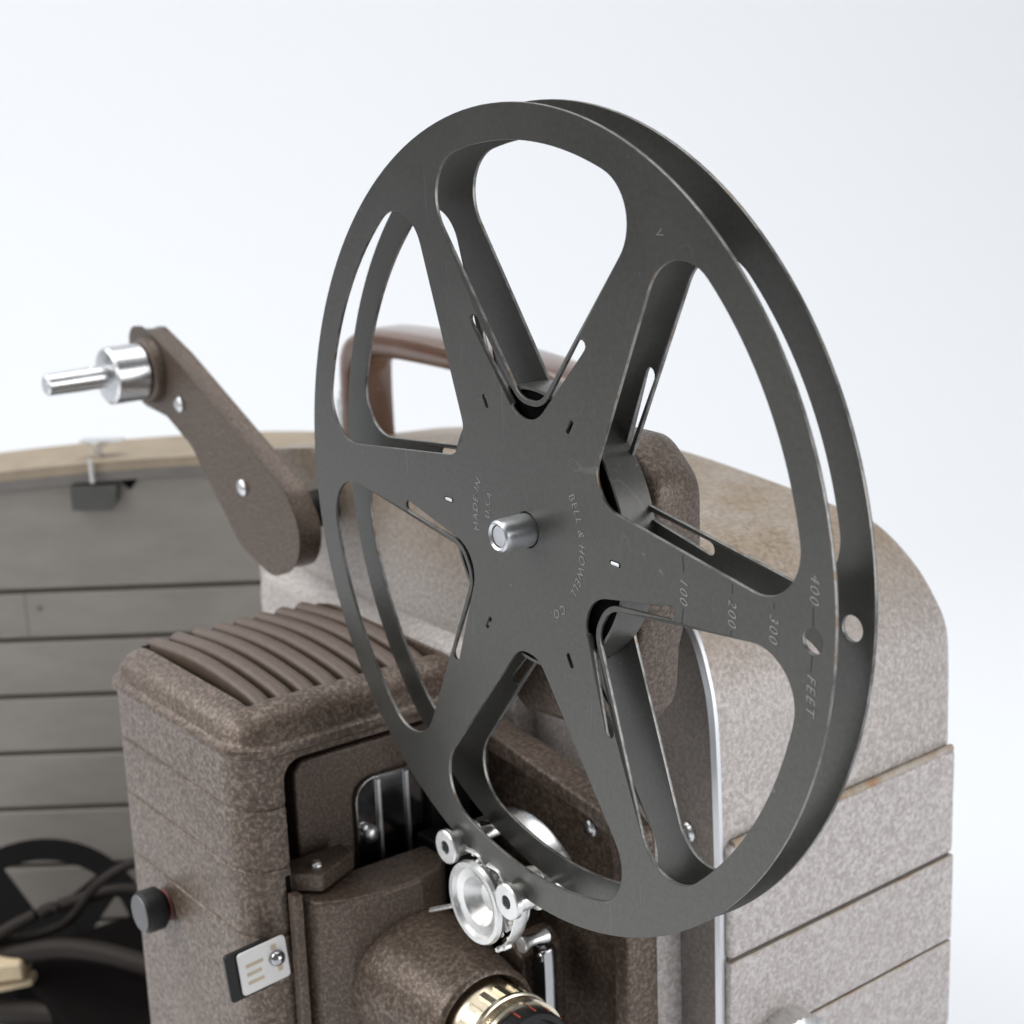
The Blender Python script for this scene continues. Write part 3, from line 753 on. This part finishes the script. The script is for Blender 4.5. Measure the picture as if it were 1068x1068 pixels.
lathe(bm, cv(-2.0, .3, -6.9), (0, 0, 1), [(-.1, .1), (.9, .1)], 16)
box_c = cv(-1.1, -1.2, -5.45)
loft(bm, [[cv(-2.7, -1.5, -5.55), cv(-2.7, -.9, -5.55), cv(-.9, -.9, -5.55), cv(-.9, -1.5, -5.55)], [cv(-2.7, -1.5, -5.45), cv(-2.7, -.9, -5.45), cv(-.9, -.9, -5.45), cv(-.9, -1.5, -5.45)]])
link('latch_screw', bm, M['nickel'], cover)
bm = bmesh.new(); loft(bm, [[cv(-3.0, d, -8.2), cv(-1.35, d, -8.2), cv(-1.1, d, -7.9), cv(-1.0, d, -7.15), cv(-3.0, d, -7.15)] for d in (-.3, .25)])
link('latch_bracket', bm, plain('grey_bracket', (.085, .085, .078), .4, .5), cover, bevel=.06)
bm = bmesh.new(); loft(bm, [[cv(-2.6, d, -6.85), cv(-2.6, d, -7.1), cv(-1.0, d, -7.1), cv(-.6, d, -7.5), cv(-.1, d, -6.9)] for d in (-.36, -.30)])
link('torn_notch', bm, M['void'], cover, 0)
bm = bmesh.new(); loft(bm, [[cv(s, d, z) for s, z in ((-5.62, -11.9), (-5.55, -11.9), (-5.55, -13.9), (-5.62, -13.9))] for d in (-.36, -.345)])
link('board_joint', bm, M['seam'], cover, 0)
bm = bmesh.new(); screw(bm, cv(-5.0, -.36, -12.6), tuple(N), .13, .06); link('board_nail', bm, M['seam'], cover)

# ------------------------------------------------------------------ black reel lying against the lining, cord and plug
br = thing('spare_reel', (-36.2, 0, -32), 'black film reel lying in shadow inside the case at lower left', 'film reel')
rc = Vector((-36.75, .65, -26.35)); ra_, ru_, rv_ = Vector((.45, -.35, .82)).normalized(), None, None
ra_ = Vector((.642, -.475, .60)).normalized(); ru_ = D.copy(); rv_ = ra_.cross(ru_).normalized()
if rv_.z < 0: rv_ = -rv_
Rb = 5.2
def bp(r, a, h=0): return rc + (ru_ * math.cos(a) + rv_ * math.sin(a)) * r + ra_ * h
bm = bmesh.new(); n = 64
rings = [[bp(r, 2 * PI * i / n, h) for i in range(n)] for r, h in ((Rb, 0), (Rb, .15), (Rb - .9, .15), (Rb - .9, 0))]
R_ = [[bm.verts.new(p) for p in q] for q in rings]
for k in range(4):
    for i in range(n): bm.faces.new((R_[k][i], R_[k][(i + 1) % n], R_[(k + 1) % 4][(i + 1) % n], R_[(k + 1) % 4][i]))
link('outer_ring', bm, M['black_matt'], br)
bm = bmesh.new(); loft(bm, [[bp(2.2, 2 * PI * i / 40, h) for i in range(40)] for h in (-.1, .25)]); link('hub', bm, M['black_matt'], br)
for k in range(5):
    a = math.radians(48 + 72 * k); bm = bmesh.new()
    w = .8
    d = (ru_ * math.cos(a) + rv_ * math.sin(a)); e = (ru_ * -math.sin(a) + rv_ * math.cos(a))
    q = [rc + d * 1.8 + e * 1.0, rc + d * (Rb - .6) + e * .55, rc + d * (Rb - .6) - e * .55, rc + d * 1.8 - e * 1.0]
    loft(bm, [[p + ra_ * h for p in q] for h in (.02, .14)]); link('spoke', bm, M['black_matt'], br)
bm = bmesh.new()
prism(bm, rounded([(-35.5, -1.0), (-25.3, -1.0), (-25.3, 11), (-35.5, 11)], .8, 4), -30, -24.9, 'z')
o = link('added_dark_block', bm, M['void'], bevel=.2); tag(o, 'near-black tray in deep shadow under the spare reel, left of the lamp housing', 'filler')  # filler block put in so the lower left reads black
cd = bmesh.new()
tube(cd, spline([(-37.5, -3.5, -25.6), (-33.4, -1.2, -23.9), (-31.5, .2, -23.3), (-29.0, 1.6, -23.2), (-27, 3, -24.0), (-25.9, 4, -27)], 10), .42, 12)
tube(cd, spline([(-36.5, -3.0, -27.0), (-33.0, -1.8, -26.0), (-30, 0, -25.6), (-27.6, 1.6, -26.4)], 8), .5, 12)
tube(cd, spline([(-33.5, -3.0, -28), (-30.5, -1.5, -26.8), (-27.5, 0, -27.6)], 8), .6, 12)
tube(cd, spline([(-35.5, -4, -25.0), (-34, -1.2, -23.0), (-33, 1.2, -22.2), (-31.5, 3.2, -21.8), (-29.5, 4.6, -22.6), (-28.5, 5.2, -25)], 10), .26, 12)  # this loop and the next are added to blacken the shaded corner
tube(cd, spline([(-35.0, -3.2, -23.2), (-34.2, -1.0, -23.6), (-33, .8, -23.0), (-31.5, 1.8, -21.0), (-30.5, 3.4, -20.3), (-28.8, 4.4, -21.6), (-27.5, 5.2, -25)], 10), .2, 12)
o = link('power_cord', cd, M['cord']); tag(o, 'dark brown power cord coiled in front of the black spare reel at lower left', 'power cord')
pg = thing('cord_plug', (-33.5, -1.6, -25), 'cream tan plug on the dark cord at the lower left edge of the photo', 'plug')
dx = (D * 1.0).normalized()
def slab(bm, c, l, w, h, ang=0):
    u = (dx + Vector((0, 0, ang))).normalized(); c = Vector(c); up = u.cross(N).normalized()
    if up.z < 0: up = -up
    ring = lambda t, k: [c + u * t + N * a * w * k + up * b * h * k for a, b in ((-1, -.7), (-.7, -1), (.7, -1), (1, -.7), (1, .7), (.7, 1), (-.7, 1), (-1, .7))]
    loft(bm, [ring(-l, .85), ring(-l + .08, 1), ring(l - .1, 1), ring(l, .8)])
bm = bmesh.new(); slab(bm, (-33.5, -1.75, -24.25), 1.0, .6, .42, .10); link('plug_body', bm, M['tan_plug'], pg)
bm = bmesh.new(); slab(bm, (-33.4, -1.6, -24.95), 1.05, .4, .16, .18); link('plug_collar', bm, M['tan_plug'], pg)
sb = thing('steel_clips', (-33.4, -1.4, -27.6), 'pale steel prongs below the tan plug at the bottom left corner', 'clip')
for t in (0, .9):
    bm = bmesh.new(); p = Vector((-33.6, -1.8, -26.9)) + D * t
    tube(bm, [p + Vector((0, 0, .7)) - D * .25, p, p - Vector((0, 0, 1.5)) + D * .4], .2, 10, (.1, .25)); link('prong', bm, M['steel'], sb)

# ------------------------------------------------------------------ backdrop sweep, lamps, world
F2 = Vector((fwd.x, fwd.y, 0)).normalized(); R2 = Vector((-F2.y, F2.x, 0)) * -1
bm = bmesh.new(); prof = [(-200, -30.05), (95, -30.05)]
for i in range(1, 13):
    a = PI / 2 * i / 12; prof.append((95 + 55 * math.sin(a), -30.05 + 55 * (1 - math.cos(a))))
prof.append((150, 300))
rings = [[(F2 * t + R2 * s).to_tuple()[:2] + (z,) for t, z in prof] for s in (-330, 330)]
V = [[bm.verts.new(p) for p in r] for r in rings]
for i in range(len(prof) - 1): bm.faces.new((V[0][i], V[0][i + 1], V[1][i + 1], V[1][i]))
m, nt, b = new_mat('white_paper'); b.inputs['Base Color'].default_value = (.80, .82, .85, 1); b.inputs['Roughness'].default_value = .9
o = link('backdrop', bm, m); o['kind'] = 'structure'

def area(name, pos, target, size, power, col=(1, 1, 1)):
    l = bpy.data.lights.new(name, 'AREA'); l.shape = 'RECTANGLE'; l.size, l.size_y = size[0] * S, size[1] * S
    l.energy = power; l.color = col
    o = bpy.data.objects.new(name, l); COL.objects.link(o)
    o.location = Vector(pos) * S
    o.rotation_euler = (Vector(target) - Vector(pos)).to_track_quat('-Z', 'Y').to_euler()
    return o
def pos(f, r, z): p = Vector((-5, 3, 0)) + F2 * f + R2 * r; return (p.x, p.y, z)
area('key_softbox', pos(-40, -110, 110), (-25, -20, -25), (90, 80), 7.5, (1, .985, .96))
area('top_softbox', pos(30, 10, 130), (-8, 4, -5), (120, 120), 13, (1, .99, .975))
area('fill_softbox', pos(-70, 105, 12), (-5, 3, -10), (90, 80), 9.3, (.98, .98, 1))
area('added_floor_fill', (-22, -34, 6), (-22, -34, -30), (36, 36), 1.4, (1, .985, .96))  # added lamp, brightens the floor mirrored in the lower reel disc
area('backdrop_lamp', pos(60, -170, 120), pos(150, 0, 40), (120, 120), 19, (.99, 1, 1))
area('backdrop_lamp', pos(60, 170, 120), pos(150, 0, 40), (120, 120), 4.5, (.95, .97, 1))
w = bpy.data.worlds.new('World'); scn.world = w; w.use_nodes = True
w.node_tree.nodes['Background'].inputs[0].default_value = (.96, .975, 1, 1)
w.node_tree.nodes['Background'].inputs[1].default_value = .23
scn.view_settings.view_transform = 'Standard'; scn.view_settings.look = 'None'
scn.view_settings.exposure = 0; scn.view_settings.gamma = 1
scn.cycles.use_denoising = True
scn.render.engine = 'CYCLES'
scn.cycles.max_bounces = 8
